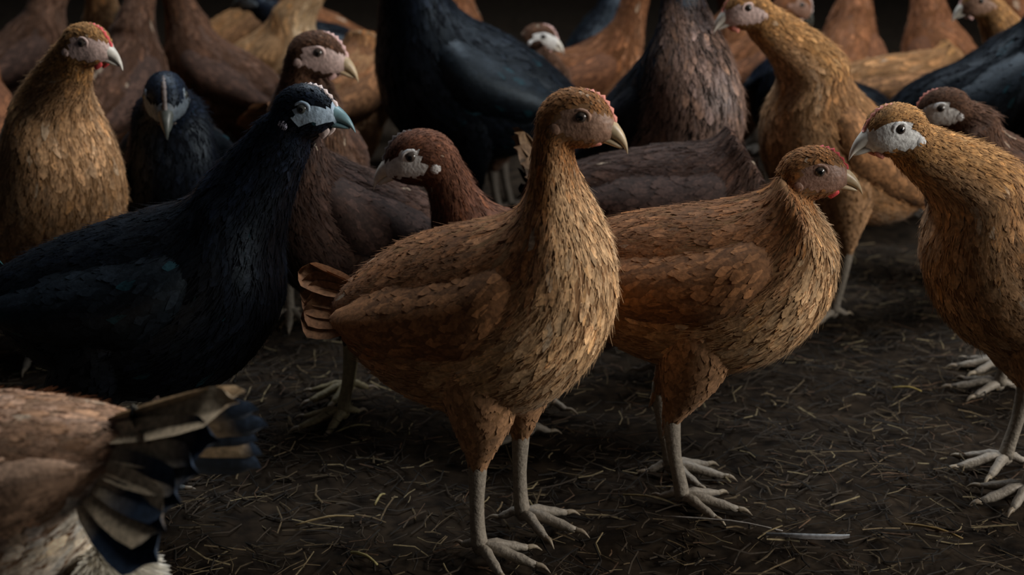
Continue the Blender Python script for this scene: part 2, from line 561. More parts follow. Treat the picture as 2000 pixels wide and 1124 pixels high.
    body = mesh_obj('body', V, F, [skin_mat('down_under_feathers', tuple(under), 90, .9, .1), skin_mat('bare_face_skin', FACE[face], 260, .5, .4, .5),
                                   skin_mat('scaly_leg_skin', leg, 300, .55, .35, .5)], root, fmat=FM)

    # ---- plumage of the body: overlapping contour feathers
    big = 1.0 if lod == 0 else 1.35

    def lenf(t):
        r = np.interp(t, np.arange(T), reg)
        return np.interp(r, [0, .3, .9, 1.5, 2.0, 2.3], [.036, .034, .032, .023, .0115, .008]) * big

    def widf(t):
        r = np.interp(t, np.arange(T), reg)
        return np.interp(r, [0, .3, .9, 1.5, 2.0, 2.3], [.0135, .0115, .0085, .0070, .0055, .0045]) * big

    t_, m_ = rows(surf, 0.0, T - 3, lambda t: lenf(t) * .27, widf, .54 if lod == 0 else .68)
    fi = np.clip(t_, 0, T - 1).astype(int); mi = np.mod(np.round(m_).astype(int), NTH)
    rfx = surf.ev(fx[..., None], t_, m_)[:, 0] + rng.normal(0, .0022, len(t_)); rfz = surf.ev(fz[..., None], t_, m_)[:, 0] + rng.normal(0, .0018, len(t_)) - .0012
    keep = ~is_bare(rfx, rfz, reg[fi] > 1.6) & (reg[fi] < 2.62)
    t_, m_ = t_[keep], m_[keep]; fi, mi = fi[keep], mi[keep]
    n = len(t_)
    L = lenf(t_) * rng.uniform(.8, 1.2, n); Wd = widf(t_) * rng.uniform(.85, 1.2, n)
    rr = reg[fi]; vert = np.cos(2 * math.pi * m_ / NTH)
    down = np.sin(2 * math.pi * m_ / NTH)
    skew = rng.normal(0, .16, n) + np.where(rr < .3, .18, .0) * down * (vert > -.6)
    lift = np.where(rr < 1.6, rng.uniform(.0008, .0026, n), rng.uniform(.0010, .0020, n))
    # colours by part of the bird
    fr = np.clip((np.clip(t_, 0, T) / T), 0, 1)
    w_breast = smooth((.25 - vert) / .6) * smooth((fr - .22) / .14) * smooth((1.9 - rr) / .8)
    w_belly = smooth((-vert - .05) / .5) * (1 - smooth((fr - .18) / .14))
    w_hack = smooth((rr - .25) / .5)
    cb = np.array(p['back'])[None] * np.ones((n, 1))
    cb = cb * (1 - w_hack[:, None]) + np.array(p['hackle'])[None] * w_hack[:, None]
    cb = cb * (1 - w_belly[:, None]) + np.array(p['belly'])[None] * w_belly[:, None]
    cb = cb * (1 - w_breast[:, None]) + np.array(p['breast'])[None] * w_breast[:, None]
    # patches larger than one feather
    pos = surf.pos(t_, m_)
    ph = rng.uniform(0, 6, 6)
    patch = (np.sin(pos[:, 0] * 70 + ph[0]) * np.sin(pos[:, 2] * 60 + ph[1]) + .6 * np.sin(pos[:, 0] * 150 + ph[2] + pos[:, 2] * 90) * np.sin(pos[:, 1] * 80 + ph[3]))
    bri = np.exp(rng.normal(0, p['var'] * .7, n) + .20 * patch)
    hue = rng.normal(0, .09, n)
    cb = cb * bri[:, None] * np.stack([1 + hue * .3, 1 - hue * .2, 1 - hue], 1)
    odd = rng.uniform(0, 1, n) > .985
    if p['mat'] == 'f':
        cb[odd] = cb[odd] * .4 + np.array([.45, .36, .26]) * .6
    else:
        cb[odd] = np.array([.008, .028, .038])
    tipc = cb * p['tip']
    X, XN = feathers(surf, t_, m_, L, Wd, lift, skew)
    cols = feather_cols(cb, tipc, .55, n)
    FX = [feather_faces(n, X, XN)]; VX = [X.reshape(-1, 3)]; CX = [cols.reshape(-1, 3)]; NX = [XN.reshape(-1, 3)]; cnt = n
    # thighs
    for G in thighs:
        s2 = Surf(G[::-1][1:], True)
        cc = G[::-1][1:].mean(1)
        if (s2.N[8, 0] @ (G[::-1][1:][8, 0] - cc[8])) < 0:
            s2.N *= -1
        a, b = rows(s2, .4, 14.0, lambda t: .0068 * big, lambda t: .009 * big, .58)
        k = len(a)
        l2 = rng.uniform(.020, .030, k); w2 = rng.uniform(.007, .011, k)
        c2 = (np.array(p['belly']) * .55 + np.array(p['back']) * .45)[None] * np.exp(rng.normal(0, p['var'] * .6, k))[:, None]
        x2, n2 = feathers(s2, a, b, l2, w2, rng.uniform(.0010, .0024, k), rng.normal(0, .15, k))
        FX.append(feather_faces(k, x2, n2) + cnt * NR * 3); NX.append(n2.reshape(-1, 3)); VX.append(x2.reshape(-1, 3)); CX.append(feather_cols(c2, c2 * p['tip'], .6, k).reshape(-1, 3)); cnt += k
    # fine loose barbs that soften the outline
    nb = 9000 if lod == 0 else 2500
    ft = rng.uniform(0, T - 3, nb * 3); fm_ = rng.uniform(0, NTH, nb * 3)
    ii, jj = np.clip(ft, 0, T - 1).astype(int), fm_.astype(int) % NTH
    ar = np.linalg.norm(surf.dt[ii, jj], axis=1) * np.linalg.norm(surf.dm[ii, jj], axis=1)
    ok = (rng.uniform(0, 1, nb * 3) < ar / np.percentile(ar, 90) * (1 + 1.2 * (reg[ii] > .5) + 2.5 * (reg[ii] > 1.6))) & ~bare[ii, jj] & (reg[ii] < 2.6)
    ft, fm_, ii, jj = ft[ok][:nb], fm_[ok][:nb], ii[ok][:nb], jj[ok][:nb]
    kb = len(ft)
    b0 = surf.pos(ft, fm_); nn0 = surf.ev(surf.N, ft, fm_)
    dirf = -surf.ev(surf.dt, ft, fm_); dirf /= np.linalg.norm(dirf, axis=1, keepdims=True) + 1e-9
    dirf = dirf + rng.normal(0, .17, (kb, 3)); sd = np.cross(dirf, nn0); sd /= np.linalg.norm(sd, axis=1, keepdims=True) + 1e-9
    ll = (lenf(ft) * rng.uniform(.16, .36, kb))[:, None]
    tp_ = b0 + dirf * ll + nn0 * (rng.uniform(.0009, .0020, kb) * np.where(reg[ii] > 1.6, .55, 1))[:, None]
    b0 = b0 + nn0 * .0008
    fv = np.stack([b0 - sd * .00045, b0 + sd * .00045, tp_ + sd * .00015, tp_ - sd * .00015], 1)
    near = np.clip(np.searchsorted(np.sort(t_), ft), 0, n - 1); near = np.argsort(t_)[near]
    # colour of the zone they grow in
    vz_ = np.cos(2 * math.pi * fm_ / NTH); fr_ = np.clip(ft / T, 0, 1); rr_ = reg[ii]
    wbr = (smooth((.25 - vz_) / .6) * smooth((fr_ - .22) / .14) * smooth((1.9 - rr_) / .8))[:, None]
    wbe = (smooth((-vz_ - .05) / .5) * (1 - smooth((fr_ - .18) / .14)))[:, None]; wha = smooth((rr_ - .25) / .5)[:, None]
    cf = np.array(p['back'])[None] * (1 - wha) + np.array(p['hackle'])[None] * wha
    cf = cf * (1 - wbe) + np.array(p['belly'])[None] * wbe
    cf = (cf * (1 - wbr) + np.array(p['breast'])[None] * wbr) * rng.uniform(.8, 1.5, (kb, 1))
    base_n = cnt * NR * 3
    w_ = np.cross(fv[:, 1] - fv[:, 0], fv[:, 2] - fv[:, 1])
    fq_ = base_n + np.arange(kb * 4).reshape(-1, 4)
    bad = (w_ * nn0).sum(1) < 0
    fq_[bad] = fq_[bad][:, ::-1]
    faces_ = np.concatenate(FX + [fq_])
    VX.append(fv.reshape(-1, 3)); CX.append(np.repeat(cf, 4, 0)); NX.append(np.repeat(nn0, 4, 0))
    pl = mesh_obj('plumage', np.concatenate(VX), faces_, fm, root, col=np.concatenate(CX), normals=np.concatenate(NX))
    pl['kind'] = 'stuff'

    # ---- wings: a folded shell with coverts, and flight feathers of their own
    tr_x = TRUNK[:7, 0] * .5 + TRUNK[:7, 2] * .5
    for sgn in (1, -1):
        ga, gb = 20, 13
        G = np.zeros((ga, gb, 3))
        for i in range(ga):
            a = i / (ga - 1)                     # 0 = tip (tail end), 1 = shoulder
            x = -.112 + .186 * a
            zc = np.interp(a, [0, .3, .7, 1], [.012, .008, .004, .022])
            hh = np.interp(a, [0, .12, .35, .7, .9, 1], [.004, .015, .030, .036, .027, .010])
            top = np.interp(x, TRUNK[:7, 0], TRUNK[:7, 1]); bot = np.interp(x, TRUNK[:7, 2], TRUNK[:7, 3] * puff)
            wmax = np.interp(x, tr_x, TRUNK[:7, 4]) * puff
            for j in range(gb):
                b = -1 + 2 * j / (gb - 1)
                z = zc + hh * b
                cc, hz = (top + bot) / 2, (top - bot) / 2
                e = math.sqrt(max(0.02, 1 - min(.98, ((z - cc) / hz) ** 2)))
                off = -.004 + .015 * (1 - abs(b) ** 2.2) * (1 - (2 * a - 1) ** 6)
                if a < .25:
                    off += .006 * (.25 - a) / .25
                G[i, j] = tx(x, sgn * (max(wmax, .02) * e ** .9 + off), z)
        s3 = Surf(G, False)
        if (s3.N[10, 6][1] * sgn) < 0:
            s3.N *= -1
        wv = G.reshape(-1, 3); wf = []
        for i in range(ga - 1):
            for j in range(gb - 1):
                wf.append((i * gb + j, i * gb + j + 1, (i + 1) * gb + j + 1, (i + 1) * gb + j))
        a, b = rows(s3, 2.0, ga - .4, lambda t: .0085 * big, lambda t: .012 * big, .55)
        k = len(a)
        l2 = rng.uniform(.024, .036, k) * big; w2 = rng.uniform(.010, .015, k) * big
        c2 = np.array(p['wing'])[None] * np.exp(rng.normal(0, p['var'] * .6, k))[:, None]
        if p['mat'] == 'b':
            od = rng.uniform(0, 1, k) > .95
            c2[od] = np.array([.007, .026, .034])
        x2, n2 = feathers(s3, a, b, l2, w2, rng.uniform(.0008, .0022, k), rng.normal(0, .16, k) - .10)
        wcol = np.ones((len(wv), 3)) * np.array(p['wing']) * .7
        wing = mesh_obj('wing', np.concatenate([wv, x2.reshape(-1, 3)]), np.concatenate([np.array(wf) if ((np.cross(G[10, 7] - G[10, 6], G[11, 6] - G[10, 6])) @ s3.N[10, 6]) > 0 else np.array(wf)[:, ::-1], feather_faces(k, x2, n2) + len(wv)]), fm, root,
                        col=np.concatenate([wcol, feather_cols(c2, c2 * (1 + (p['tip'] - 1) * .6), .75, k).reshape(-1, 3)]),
                        normals=np.concatenate([s3.N.reshape(-1, 3), n2.reshape(-1, 3)]))
        if lod == 0:
            for q_ in range(7):
                bb = np.array([1.6 + q_ * 1.45]); aa = np.array([7.5 - .35 * abs(q_ - 3)])
                ll = np.array([.085 - .004 * q_]); ww = np.array([.0165])
                x2, n2 = feathers(s3, aa, bb, ll, ww, np.array([.0030 + .0006 * q_]), np.array([.03 * (3 - q_)]))
                cc = np.array(p['wing'])[None] * rng.uniform(.6, 1.25)
                mesh_obj('flight_feather', x2.reshape(-1, 3), feather_faces(1, x2, n2), fm, wing, col=feather_cols(cc, cc * 1.25, .8, 1).reshape(-1, 3))

    # ---- tail feathers, each one a long cambered vane with a shaft ridge
    tu = math.radians(tail_up)
    for sgn in (1, -1):
        for q_ in range(tail_n):
            sp = math.radians(tail_spread * (q_ + .4)) * sgn
            el = tu + math.radians(9 - tail_fan * q_)
            dv = np.array([-math.cos(el) * math.cos(sp), math.cos(el) * math.sin(sp), math.sin(el)])
            base = np.array([-.098, sgn * .004 * (q_ + 1), .026 - .0045 * q_])
            side = np.array([math.sin(sp) * .35, .75, 0]) * 1.0
            side = np.array([0.0, .62, -.78 * sgn]) if q_ else np.array([0.0, .8, -.6 * sgn])
            side = side - dv * (side @ dv); side /= np.linalg.norm(side)
            nn = np.cross(dv, side)
            ln = tail_len * (1.28 - .06 * q_) * rng.uniform(.94, 1.05); wd = .0135 * (1 + .08 * q_)
            us = np.array([0, .2, .42, .64, .82, .94, 1.0]); ws = np.array([.35, .8, 1.0, 1.05, .98, .7, .22])
            vv = []; cc = []
            c0_ = np.array(p['tail']) * rng.uniform(.85, 1.15); c1_ = np.array(p['tailtip']) * rng.uniform(.8, 1.2)
            cut = (.95, .62, .72, .35, .85, .25)[q_ % 6] + rng.uniform(-.05, .05)
            for u, w in zip(us, ws):
                for v in (-1, -.5, 0, .5, 1):
                    pt = base + dv * ln * (u - (.05 * abs(v) if u > .9 else 0)) + side * wd * w * v + nn * (.0030 * (1 - abs(v)) + (.0008 if v == 0 else 0) - .012 * u * u * .6)
                    vv.append(tx(*pt))
                    e = smooth((u - cut) / .12)
                    edge = 1.15 if abs(v) > .9 else (.85 if v == 0 else 1.0)
                    cc.append((c0_ * (1 - e) + c1_ * e) * edge)
            ff = [(i * 5 + j, i * 5 + j + 1, (i + 1) * 5 + j + 1, (i + 1) * 5 + j) for i in range(6) for j in range(4)]
            mesh_obj('tail_feather', vv, ff, fm, root, col=np.array(cc))

    # ---- beak
    bm = skin_mat('beak_horn', BEAK[beak], 120, .35, .5, .1)

    def horn(name, cs):
        cs = catmull(np.array(cs), 12)
        vv = []; nn_ = 12
        for x, z, hz, hy in cs:
            for k2 in range(nn_):
                a = 2 * math.pi * k2 / nn_
                vv.append(hx(x, math.sin(a) * hy, z + math.cos(a) * hz))
        ff = [(i * nn_ + k2, i * nn_ + (k2 + 1) % nn_, (i + 1) * nn_ + (k2 + 1) % nn_, (i + 1) * nn_ + k2) for i in range(11) for k2 in range(nn_)]
        ff += [tuple(range(nn_))[::-1], tuple(11 * nn_ + k2 for k2 in range(nn_))]
        return mesh_obj(name, vv, ff, bm, root)
    horn('upper_beak', [(.0165, -.0080, .0085, .0100), (.0240, -.0088, .0080, .0078), (.0300, -.0125, .0066, .0055), (.0350, -.0175, .0050, .0034), (.0383, -.0232, .0030, .0017), (.0395, -.0275, .0008, .0006)])
    horn('lower_beak', [(.0150, -.0165, .0040, .0078), (.0225, -.0185, .0036, .0062), (.0295, -.0210, .0026, .0042), (.0345, -.0230, .0012, .0018)])
    # ---- comb: serrated ridge from the beak root up over the forehead
    cm = skin_mat('comb_skin', COMB[comb], 240, .5, .4, .4)
    K = 15; vv = []; ff = []
    for i in range(K):
        u = i / (K - 1)
        x = .0255 - .0285 * u
        z = np.interp(u, [0, .25, .5, .8, 1], [-.0035, .0065, .0135, .0175, .0185])
        hgt = (.0016 + .0040 * math.sin(math.pi * min(1, .15 + u * .8))) * (1.0 if i % 2 else .62)
        nx, nz = np.interp(u, [0, .5, 1], [.95, .72, .35]), np.interp(u, [0, .5, 1], [.35, .70, .95])
        tk = .0034 * (1 - .5 * abs(u - .4))
        for off, yy in ((-.003, tk), (hgt * .6, tk * .7), (hgt, 0), (hgt * .6, -tk * .7), (-.003, -tk)):
            vv.append(hx(x + nx * off, yy, z + nz * off))
    for i in range(K - 1):
        for k2 in range(4):
            ff.append((i * 5 + k2, i * 5 + k2 + 1, (i + 1) * 5 + k2 + 1, (i + 1) * 5 + k2))
    ff += [(0, 1, 2, 3, 4), tuple((K - 1) * 5 + k2 for k2 in range(5))[::-1]]
    mesh_obj('comb', vv, ff, cm, root)
    # ---- eyes, lids, ear lobes, wattles
    iris = skin_mat('iris', (.07, .055, .045) if p['mat'] == 'f' else (.07, .075, .07), 500, .1, .6, 0)
    lidm = skin_mat('eyelid_skin', pale(FACE[face], 1.18), 260, .5, .4, .3)
    for sgn in (1, -1):
        def ball(name, r, cx_, cy_, cz_, mat, par, sy=1.0, n1=8, n2=12):
            vv = []; ff = []
            for i in range(n1 + 1):
                a = math.pi * i / n1
                for k2 in range(n2):
                    b = 2 * math.pi * k2 / n2
                    vv.append(hx(cx_ + r * math.sin(a) * math.cos(b), cy_ + r * sy * math.cos(a), cz_ + r * math.sin(a) * math.sin(b)))
            for i in range(n1):
                for k2 in range(n2):
                    ff.append((i * n2 + k2, i * n2 + (k2 + 1) % n2, (i + 1) * n2 + (k2 + 1) % n2, (i + 1) * n2 + k2))
            return mesh_obj(name, vv, ff, mat, par)
        yb = .0172
        ey = ball('eye', .0056, 0, sgn * (yb - .0015), 0, iris, root)
        ball('pupil', .0034, 0.0003, sgn * (yb + .0014), 0, M_PUPIL, ey, .85, 6, 10)
        vv = []; ff = []
        for i in range(18):
            a = 2 * math.pi * i / 18
            for k2 in range(8):
                b = 2 * math.pi * k2 / 8
                R = .0060 + .0019 * math.cos(b)
                vv.append(hx(R * math.cos(a) * 1.12, sgn * (yb - .0002 + .0017 * math.sin(b)), R * math.sin(a) * .95))
        for i in range(18):
            for k2 in range(8):
                ff.append((i * 8 + k2, i * 8 + (k2 + 1) % 8, ((i + 1) % 18) * 8 + (k2 + 1) % 8, ((i + 1) % 18) * 8 + k2))
        mesh_obj('eyelid', vv, ff, lidm, root)
        lm = skin_mat('ear_lobe_skin', earlobe or pale(FACE[face], 1.05), 240, .55, .3, .4)
        ball('ear_lobe', .0052, -.0195, sgn * .0205, -.0125, lm, root, .35)
        if wattle:
            vv = []; ff = []
            for i in range(6):
                u = i / 5
                for k2 in range(8):
                    b = 2 * math.pi * k2 / 8
                    w = .0058 * math.sin(math.pi * (.25 + .72 * u))
                    vv.append(hx(.0135 - .003 * u + w * math.cos(b), sgn * (.0068 + .0022 * math.sin(b)), -.0205 - wattle * u))
            for i in range(5):
                for k2 in range(8):
                    ff.append((i * 8 + k2, i * 8 + (k2 + 1) % 8, (i + 1) * 8 + (k2 + 1) % 8, (i + 1) * 8 + k2))
            ff += [tuple(range(8))[::-1], tuple(40 + k2 for k2 in range(8))]
            mesh_obj('wattle', vv, ff, cm, root)
    # ---- claws
    if lod == 0:
        for cp, tr in claws:
            fcl = catmull(np.column_stack([cp, [tr * .62, tr * .42, .0004]]), 6)
            vv, f2 = tube(fcl[:, :3], np.maximum(fcl[:, 3], .0003), 6)
            mesh_obj('claw', vv, f2, M_CLAW, root)
    if fluff:                                   # soft pale down under the tail
        cx_, cz_, rad, colr, nb = fluff
        k = nb
        dirs = rng.normal(0, 1, (k, 3)); dirs /= np.linalg.norm(dirs, axis=1, keepdims=True)
        dirs[:, 0] = -np.abs(dirs[:, 0]) * .9; dirs[:, 2] -= .35
        vv = np.zeros((k, 4, 3)); 
        b0 = np.array([cx_, 0, cz_])[None] + dirs * rad * .35
        side = np.cross(dirs, rng.normal(0, 1, (k, 3))); side /= np.linalg.norm(side, axis=1, keepdims=True)
        tipv = b0 + dirs * (rad * rng.uniform(.5, 1.0, (k, 1))) + np.array([0, 0, -.01])
        vv[:, 0] = b0 - side * .0006; vv[:, 1] = b0 + side * .0006; vv[:, 2] = tipv + side * .0002; vv[:, 3] = tipv - side * .0002
        pts = np.array([tx(*v) for v in vv.reshape(-1, 3)])
        cl = np.repeat(np.array(colr)[None] * rng.uniform(.75, 1.15, (k, 1)), 4, 0)
        o = mesh_obj('down_tuft', pts, np.arange(k * 4).reshape(-1, 4), M_FEATHER, root, col=cl)
        o['kind'] = 'stuff'; o['label'] = 'pale fluffy down under the tail'
    return root


# ------------------------------------------------------------------ far gable wall of corrugated sheet, beyond the flock
wx = np.linspace(-4, 4, 321)
wp = 6.2 + .02 * np.sin(wx * 2 * math.pi / .15)
wv_ = np.concatenate([np.stack([wx, wp, 0 * wx - .02], 1), np.stack([wx, wp, 0 * wx + 2.6], 1)])
wq = np.array([(i, i + 1, 322 + i, 321 + i) for i in range(320)])
wall = mesh_obj('wall_back', wv_, wq, noise_mat('weathered_sheet', (.10, .09, .08), (.16, .15, .14), 6, .8, .2, .1))
wall['kind'] = 'structure'

# ------------------------------------------------------------------ floor of trodden litter
def fbm(x, y):
    z = np.zeros_like(x)
    for k, (f, a) in enumerate(((5, .006), (13, .004), (31, .0026), (67, .0016))):
        z += a * np.sin(f * x + 1.3 * k + 1.7 * np.sin(f * .6 * y + k)) * np.sin(f * y * 1.1 + 2.1 * k + 1.2 * np.sin(f * .7 * x))
    return z


gx, gy = np.meshgrid(np.concatenate([np.linspace(-4, -1.25, 20), np.linspace(-1.2, 1.2, 240), np.linspace(1.25, 4, 20)]),
                     np.concatenate([np.linspace(-1.0, .5, 12), np.linspace(.52, 2.4, 190), np.linspace(2.5, 8, 40)]))
gz = fbm(gx, gy) - .004
ny_, nx_ = gx.shape
idx = np.arange(nx_ * ny_).reshape(ny_, nx_)
fq = np.stack([idx[:-1, :-1], idx[:-1, 1:], idx[1:, 1:], idx[1:, :-1]], -1).reshape(-1, 4)
M_LITTER = noise_mat('trodden_litter', (.008, .0055, .0036), (.036, .0245, .015), 55, .95, .12, .8, 8)
floor = mesh_obj('floor', np.stack([gx, gy, gz], -1).reshape(-1, 3), fq, M_LITTER)
floor['kind'] = 'structure'


def straws(n, x0, x1, y0, y1, lmin, lmax, wmin, wmax, palette, weights, tilt=.12, zoff=.0):
    x = rng.uniform(x0, x1, n); y = rng.uniform(y0, y1, n)
    a = rng.uniform(0, math.pi, n); L = rng.uniform(lmin, lmax, n) * rng.uniform(.4, 1, n); w = rng.uniform(wmin, wmax, n)
    el = rng.normal(0, tilt, n)
    d = np.stack([np.cos(a) * np.cos(el), np.sin(a) * np.cos(el), np.sin(el)], 1)
    s = np.stack([-np.sin(a), np.cos(a), np.zeros(n)], 1)
    up = np.cross(d, s)
    bend = rng.normal(0, .10, n)
    z = fbm(x, y) - .004 + rng.uniform(0, .006, n) + zoff + np.abs(np.sin(el)) * L * .45
    c = np.stack([x, y, z], 1)
    V = np.zeros((n, 3, 3, 3))
    for i, u in enumerate((-.5, 0, .5)):
        ctr = c + d * (u * L)[:, None] + s * ((abs(u) * 2) * bend * L)[:, None]
        V[:, i, 0] = ctr - s * (w * .5)[:, None]
        V[:, i, 1] = ctr + up * (w * .55)[:, None]
        V[:, i, 2] = ctr + s * (w * .5)[:, None]
    base = np.array([[i * 3 + k, i * 3 + k + 1, (i + 1) * 3 + k + 1, (i + 1) * 3 + k] for i in range(2) for k in range(2)])
    f = (np.arange(n)[:, None, None] * 9 + base[None]).reshape(-1, 4)
    pi_ = rng.choice(len(palette), n, p=weights)
    col = np.array(palette)[pi_] * rng.uniform(.6, 1.35, (n, 1))
    return V.reshape(-1, 3), f, np.repeat(col, 9, 0)


M_STRAW = attr_feather_mat('dry_straw', .8, .25, None, 0)
SP = [(.016, .012, .008), (.040, .028, .017), (.10, .070, .036), (.22, .17, .09), (.075, .042, .022)]
v_, f_, c_ = straws(26000, -1.15, 1.15, .55, 1.9, .010, .050, .0006, .0020, SP, [.36, .36, .16, .05, .07])
litter = mesh_obj('straw_litter', v_, f_, M_STRAW, col=c_)
litter['kind'] = 'stuff'; litter['label'] = 'dark trodden straw litter scattered over the barn floor'; litter['category'] = 'straw'

G_BACK = 'hens crowded in the back of the barn'
HENS = [
 dict(label='upright ginger hen in the middle standing in front of the flock, facing right', foot=(990, 1062), heading=-24, eye=(1138, 224), pal='ginger', face='tan',
      pitch=17, puff=1.16, trunk_z=.207, trunk_x=-.028, feet=((-.008, -.030), (.0, .038)), hocks=(.010, .010), tail_up=16, head_pitch=-6, head_yaw=12, wattle=.004, tail_len=.044, tail_spread=2, tail_n=5, tail_fan=3.6),
 dict(label='ginger hen with coral comb and lowered neck, standing right of the middle hen', foot=(1370, 964), heading=-14, eye=(1597, 329), pal='ginger', face='brown', comb='red',
      pitch=8, trunk_z=.204, trunk_x=-.014, puff=1.1, tail_len=.04, head_pitch=5, head_yaw=8, feet=((-.012, -.03), (-.03, .03)), tail_up=0, wattle=.007),
 dict(label='golden-necked hen at the right edge facing left with white face', foot=(1960, 945), heading=196, eye=(1738, 246), pal='amber', face='white', beak='pale', comb='coral',
      pitch=24, trunk_z=.20, head_pitch=-2, feet=((0, .03), (-.02, -.03)), wattle=.007),
 dict(label='glossy blue-black hen with pale blue face at the left, in front of the flock', foot=(335, 1005), heading=-9, eye=(606, 206), pal='black', face='blue', beak='teal', comb='pale',
      pitch=12, trunk_z=.190, trunk_x=-.01, scale=1.06, head_pitch=8, tail_up=22, feet=((-.05, .034), (-.075, -.034)), tail_len=.10, earlobe=(.5, .5, .62), wattle=.009, leg=(.10, .11, .11), puff=1.08, hs=.9, bare_k=.45, head_yaw=-6),
 dict(label='rosy buff hen cut off at bottom left, fanned tail with blue-black tips', foot=(-8, 1412), heading=162, eye_local=(.19, .14), pal='rosy', face='tan',
      pitch=-15, trunk_z=.172, tail_up=-7, tail_len=.083, tail_spread=5, tail_n=6, fluff=(-.072, -.056, .030, (.9, .86, .76), 5000)),
 dict(label='dark russet hen with white eye patch facing left, behind the middle hen', foot=(1055, 828), heading=178, eye=(807, 299), hs=1.22, bare_k=.7, pal='maroon', face='white', beak='pale', comb='grey',
      pitch=8, head_pitch=-8, wattle=0, trunk_z=.150),
 dict(label='dark brown hen whose head is hidden behind the blue-black hen', foot=(690, 792), heading=216, eye=(585, 235), pal='sable', face='brown',
      pitch=24, feet=((.03, .03), (-.01, -.03)), leg=(.30, .25, .14)),
 dict(label='amber hen at upper left with bright red comb, facing right', foot=(128, 694), heading=-48, eye=(162, 83), pal='amber', face='rose', comb='red', beak='pale',
      pitch=36, head_pitch=-4, wattle=.009, head_yaw=30, puff=1.2),
 dict(label='small black hen looking straight at the camera, beside the amber hen', foot=(372, 630), heading=-80, eye_local=(.115, .298), hs=1.25, bare_k=.6, pal='black', face='slate', beak='dark', comb='grey',
      pitch=22, head_pitch=-14, head_yaw=2, wattle=.004, scale=1.0),
 dict(label='dark brown hen with pink comb and stout beak just above the blue-black hen', foot=(620, 624), heading=-84, eye_local=(.085, .338), pal='umber', face='rose', comb='pink',
      pitch=26, head_pitch=-6, hs=1.2, head_yaw=74),
 dict(label='brown hen behind the small black one, head above the frame', foot=(449, 381), heading=165, eye_local=(.10, .36), pal='umber', pitch=26, lod=1),
 dict(label='buff hen at the top with pale breast turned right, head out of frame', foot=(533, 344), heading=-6, eye_local=(.13, .37), pal='buff', pitch=30, lod=1),
 dict(label='ginger hen seen from behind, between the buff hen and the big black hen', foot=(679, 424), heading=62, eye_local=(.14, .26), pal='ginger', pitch=14, lod=1),
 dict(label='large black hen with sloping back behind the middle hen, facing left', foot=(915, 492), heading=194, eye_local=(.10, .37), pal='black', face='slate', comb='grey', beak='dark',
      pitch=25, scale=1.27, tail_up=-8, tail_len=.07, lod=0, puff=1.12),
 dict(label='black hen with grey-brown breast, left of the long-necked amber hen', foot=(1285, 598), heading=-62, eye_local=(.04, .37), pal='blackbrown', face='slate', comb='grey', beak='dark',
      pitch=34, scale=1.16, puff=1.1),
 dict(label='brown hen with white face peering out over the large black back', foot=(985, 422), heading=0, eye=(1060, 70), pal='umber', face='white', comb='pink', beak='pale', pitch=10, head_pitch=-6, lod=1),
 dict(label='brown hen between two black hens at the top, back curving up to the right', foot=(1128, 385), heading=4, eye_local=(.12, .37), pal='russet', pitch=14, lod=1),
 dict(label='long-necked amber hen facing left at upper right, rose-white face at the top edge', foot=(1615, 606), heading=194, eye=(1450, 13), pal='amber', face='rose', beak='pale', comb='coral',
      pitch=38, scale=1.05, head_pitch=-6, wattle=.009, puff=1.05),
 dict(label='brown hen with dark pointed beak turned down, right of the long-necked hen', foot=(1431, 382), heading=0, eye=(1562, 8), pal='russet', face='brown', beak='dark', comb='pale', pitch=24, head_pitch=-26, lod=1),
 dict(label='black hen mostly hidden behind the long-necked amber hen', foot=(1575, 440), heading=176, eye_local=(.15, .22), pal='black', face='slate', comb='grey', beak='dark', pitch=14, lod=1, scale=.95),
 dict(label='low amber hen with level back, left of the black hen at the right edge', foot=(1741, 411), heading=4, eye_local=(.16, .20), pal='amber', pitch=4, lod=1),
 dict(label='brown hen seen from behind at the top, right of the dark-beaked hen', foot=(1635, 343), heading=70, eye_local=(.12, .36), pal='russet', pitch=24, lod=1),
 dict(label='second brown hen from behind at the top, next to the facing-left head', foot=(1832, 350), heading=112, eye_local=(.12, .36), pal='russet', pitch=24, lod=1),
 dict(label='amber hen with head at the top right corner, pale beak pointing left', foot=(2010, 468), heading=190, eye=(1905, 0), pal='amber', face='tan', beak='pale', comb='pink', pitch=24, head_pitch=-8, lod=1),
 dict(label='black hen at the right edge with back rising to the right', foot=(1905, 525), heading=-16, eye_local=(.13, .38), pal='black', face='slate', comb='grey', beak='dark', pitch=28, scale=1.2),
 dict(label='dark brown hen with coral comb peeping out behind the golden-necked hen', foot=(1955, 745), heading=172, eye=(1833, 207), pal='umber', face='white', beak='horn', comb='coral', pitch=22, head_pitch=-10),
 dict(label='brown hen at the far right edge behind the dark brown one', foot=(2169, 620), heading=80, eye_local=(.12, .33), pal='russet', pitch=20, lod=1),
 dict(label='brown hen in the top left corner seen from behind', foot=(-41, 508), heading=98, eye_local=(.11, .36), pal='russet', pitch=26, lod=1),
 dict(label='dull brown hen behind the red comb of the amber hen', foot=(252, 424), heading=74, eye_local=(.12, .36), pal='umber', pitch=26, lod=1),
 dict(label='slim ginger hen at the top, seen above the small black hen', foot=(240, 373), heading=-78, eye_local=(.10, .38), pal='ginger', pitch=30, lod=1),
 dict(label='bluish black hen at the top edge, above the ginger rump', foot=(645, 313), heading=172, eye_local=(.14, .30), pal='black', face='slate', comb='grey', beak='dark', pitch=14, lod=1),
 dict(label='brown hen with upturned tail right behind the two ginger hens', foot=(1285, 712), heading=2, eye_local=(.13, .17), pal='sable', pitch=2, trunk_z=.19, tail_up=36, tail_len=.06, lod=0),
]

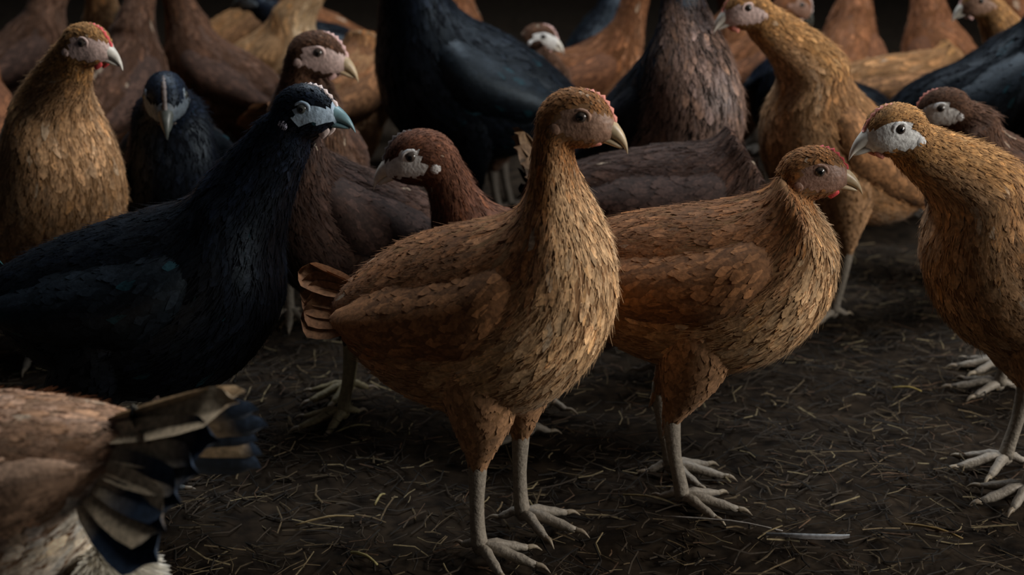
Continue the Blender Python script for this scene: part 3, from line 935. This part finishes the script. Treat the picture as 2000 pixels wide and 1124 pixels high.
for fx_, fy_, hd_, pl_, lb_ in (
    (53, 337, 40, 'umber', 'dark hen at the very top left, behind the corner hen'),
    (477, 267, 20, 'amber', 'amber hen far back at the top, left of the buff neck'),
    (647, 279, 200, 'russet', 'brown hen far back at the top beside the bluish black one'),
    (895, 310, 90, 'russet', 'brown hen far back above the large black back'),
    (1181, 261, 60, 'black', 'black hen far back at the top between brown necks'),
    (1373, 318, -30, 'russet', 'brown hen far back at the top, left of the long-necked hen'),
    (1480, 289, 200, 'umber', 'dim brown hen far back above the long-necked hen'),
    (2019, 337, 150, 'russet', 'brown hen far back in the top right corner')):
    HENS.append(dict(label=lb_, foot=(fx_, fy_), heading=hd_, eye_local=(.12, .35), pal=pl_, pitch=24, lod=1, group=G_BACK))
for spec in HENS:
    make_hen(**spec)

# ------------------------------------------------------------------ loose bits lying on the litter
def stalk(px, py, length, ang, r, col, label):
    g = ground(px, py); a = math.radians(ang)
    d = np.array([math.cos(a), math.sin(a), 0]); z = float(fbm(np.array([g[0]]), np.array([g[1]]))[0]) + .004
    pts = np.array([g + d * length * u + np.array([-d[1], d[0], 0]) * .06 * length * math.sin(3 * u) + [0, 0, z + .002 * math.cos(5 * u)] for u in (-.5, -.2, .15, .5)])
    pf = catmull(pts, 8)
    v, f = tube(pf, [r, r * .95, r * 1.1, r * .9, r * 1.15, r * .9, r * .85, r * .8], 7)
    o = mesh_obj('straw_stalk', v, f, skin_mat('straw_stalk_skin', col, 160, .7, .3, .3))
    o['label'] = label; o['category'] = 'straw'; o['group'] = 'loose straw stalks'


for a_ in ((712, 1108, .030, -48, .0013, (.36, .31, .13), 'thick yellow straw stalk at the bottom edge, left of the middle hen'),
           (635, 1028, .05, 12, .0009, (.26, .19, .09), 'long tan straw stalk at the bottom, right of the rosy tail'),
           (690, 850, .035, 20, .0008, (.30, .25, .12), 'pale straw stalk between the rosy tail and the middle hen'),
           (1770, 770, .03, -25, .0009, (.40, .30, .09), 'yellow straw stalk beneath the golden-necked hen'),
           (1820, 1045, .05, -38, .0011, (.26, .17, .06), 'brown-gold straw stalk at lower right, right of the shed feather'),
           (742, 985, .022, 65, .0010, (.34, .28, .12), 'short straw stub left of the feet of the middle hen'),
           (1410, 1035, .10, -22, .0008, (.32, .29, .26), 'long thin greyish stalk in front of the right ginger hen'),
           (1270, 985, .05, -30, .0009, (.26, .19, .08), 'tan straw stalk between the feet of the two ginger hens')):
    stalk(*a_)
g = ground(1575, 1066)
vv = []; ff = []; cc = []
for i, u in enumerate(np.linspace(0, 1, 9)):
    w = np.interp(u, [0, .18, .4, .7, .9, 1], [.0003, .0006, .0036, .0042, .0026, .0003])
    for j, v in enumerate((-1, -.5, 0, .5, 1)):
        vv.append((g[0] - .034 + .068 * u, g[1] + w * v - .008 * math.sin(2.6 * u), .009 + .003 * (1 - abs(v)) + .003 * math.sin(3 * u)))
        cc.append((.12, .11, .105) if v != 0 else (.36, .39, .42))
for i in range(8):
    for j in range(4):
        ff.append((i * 5 + j, i * 5 + j + 1, (i + 1) * 5 + j + 1, (i + 1) * 5 + j))
lf = mesh_obj('loose_feather', vv, ff, M_FEATHER, col=np.array(cc))
lf['label'] = 'small pale grey feather shed on the litter at lower right'; lf['category'] = 'feather'
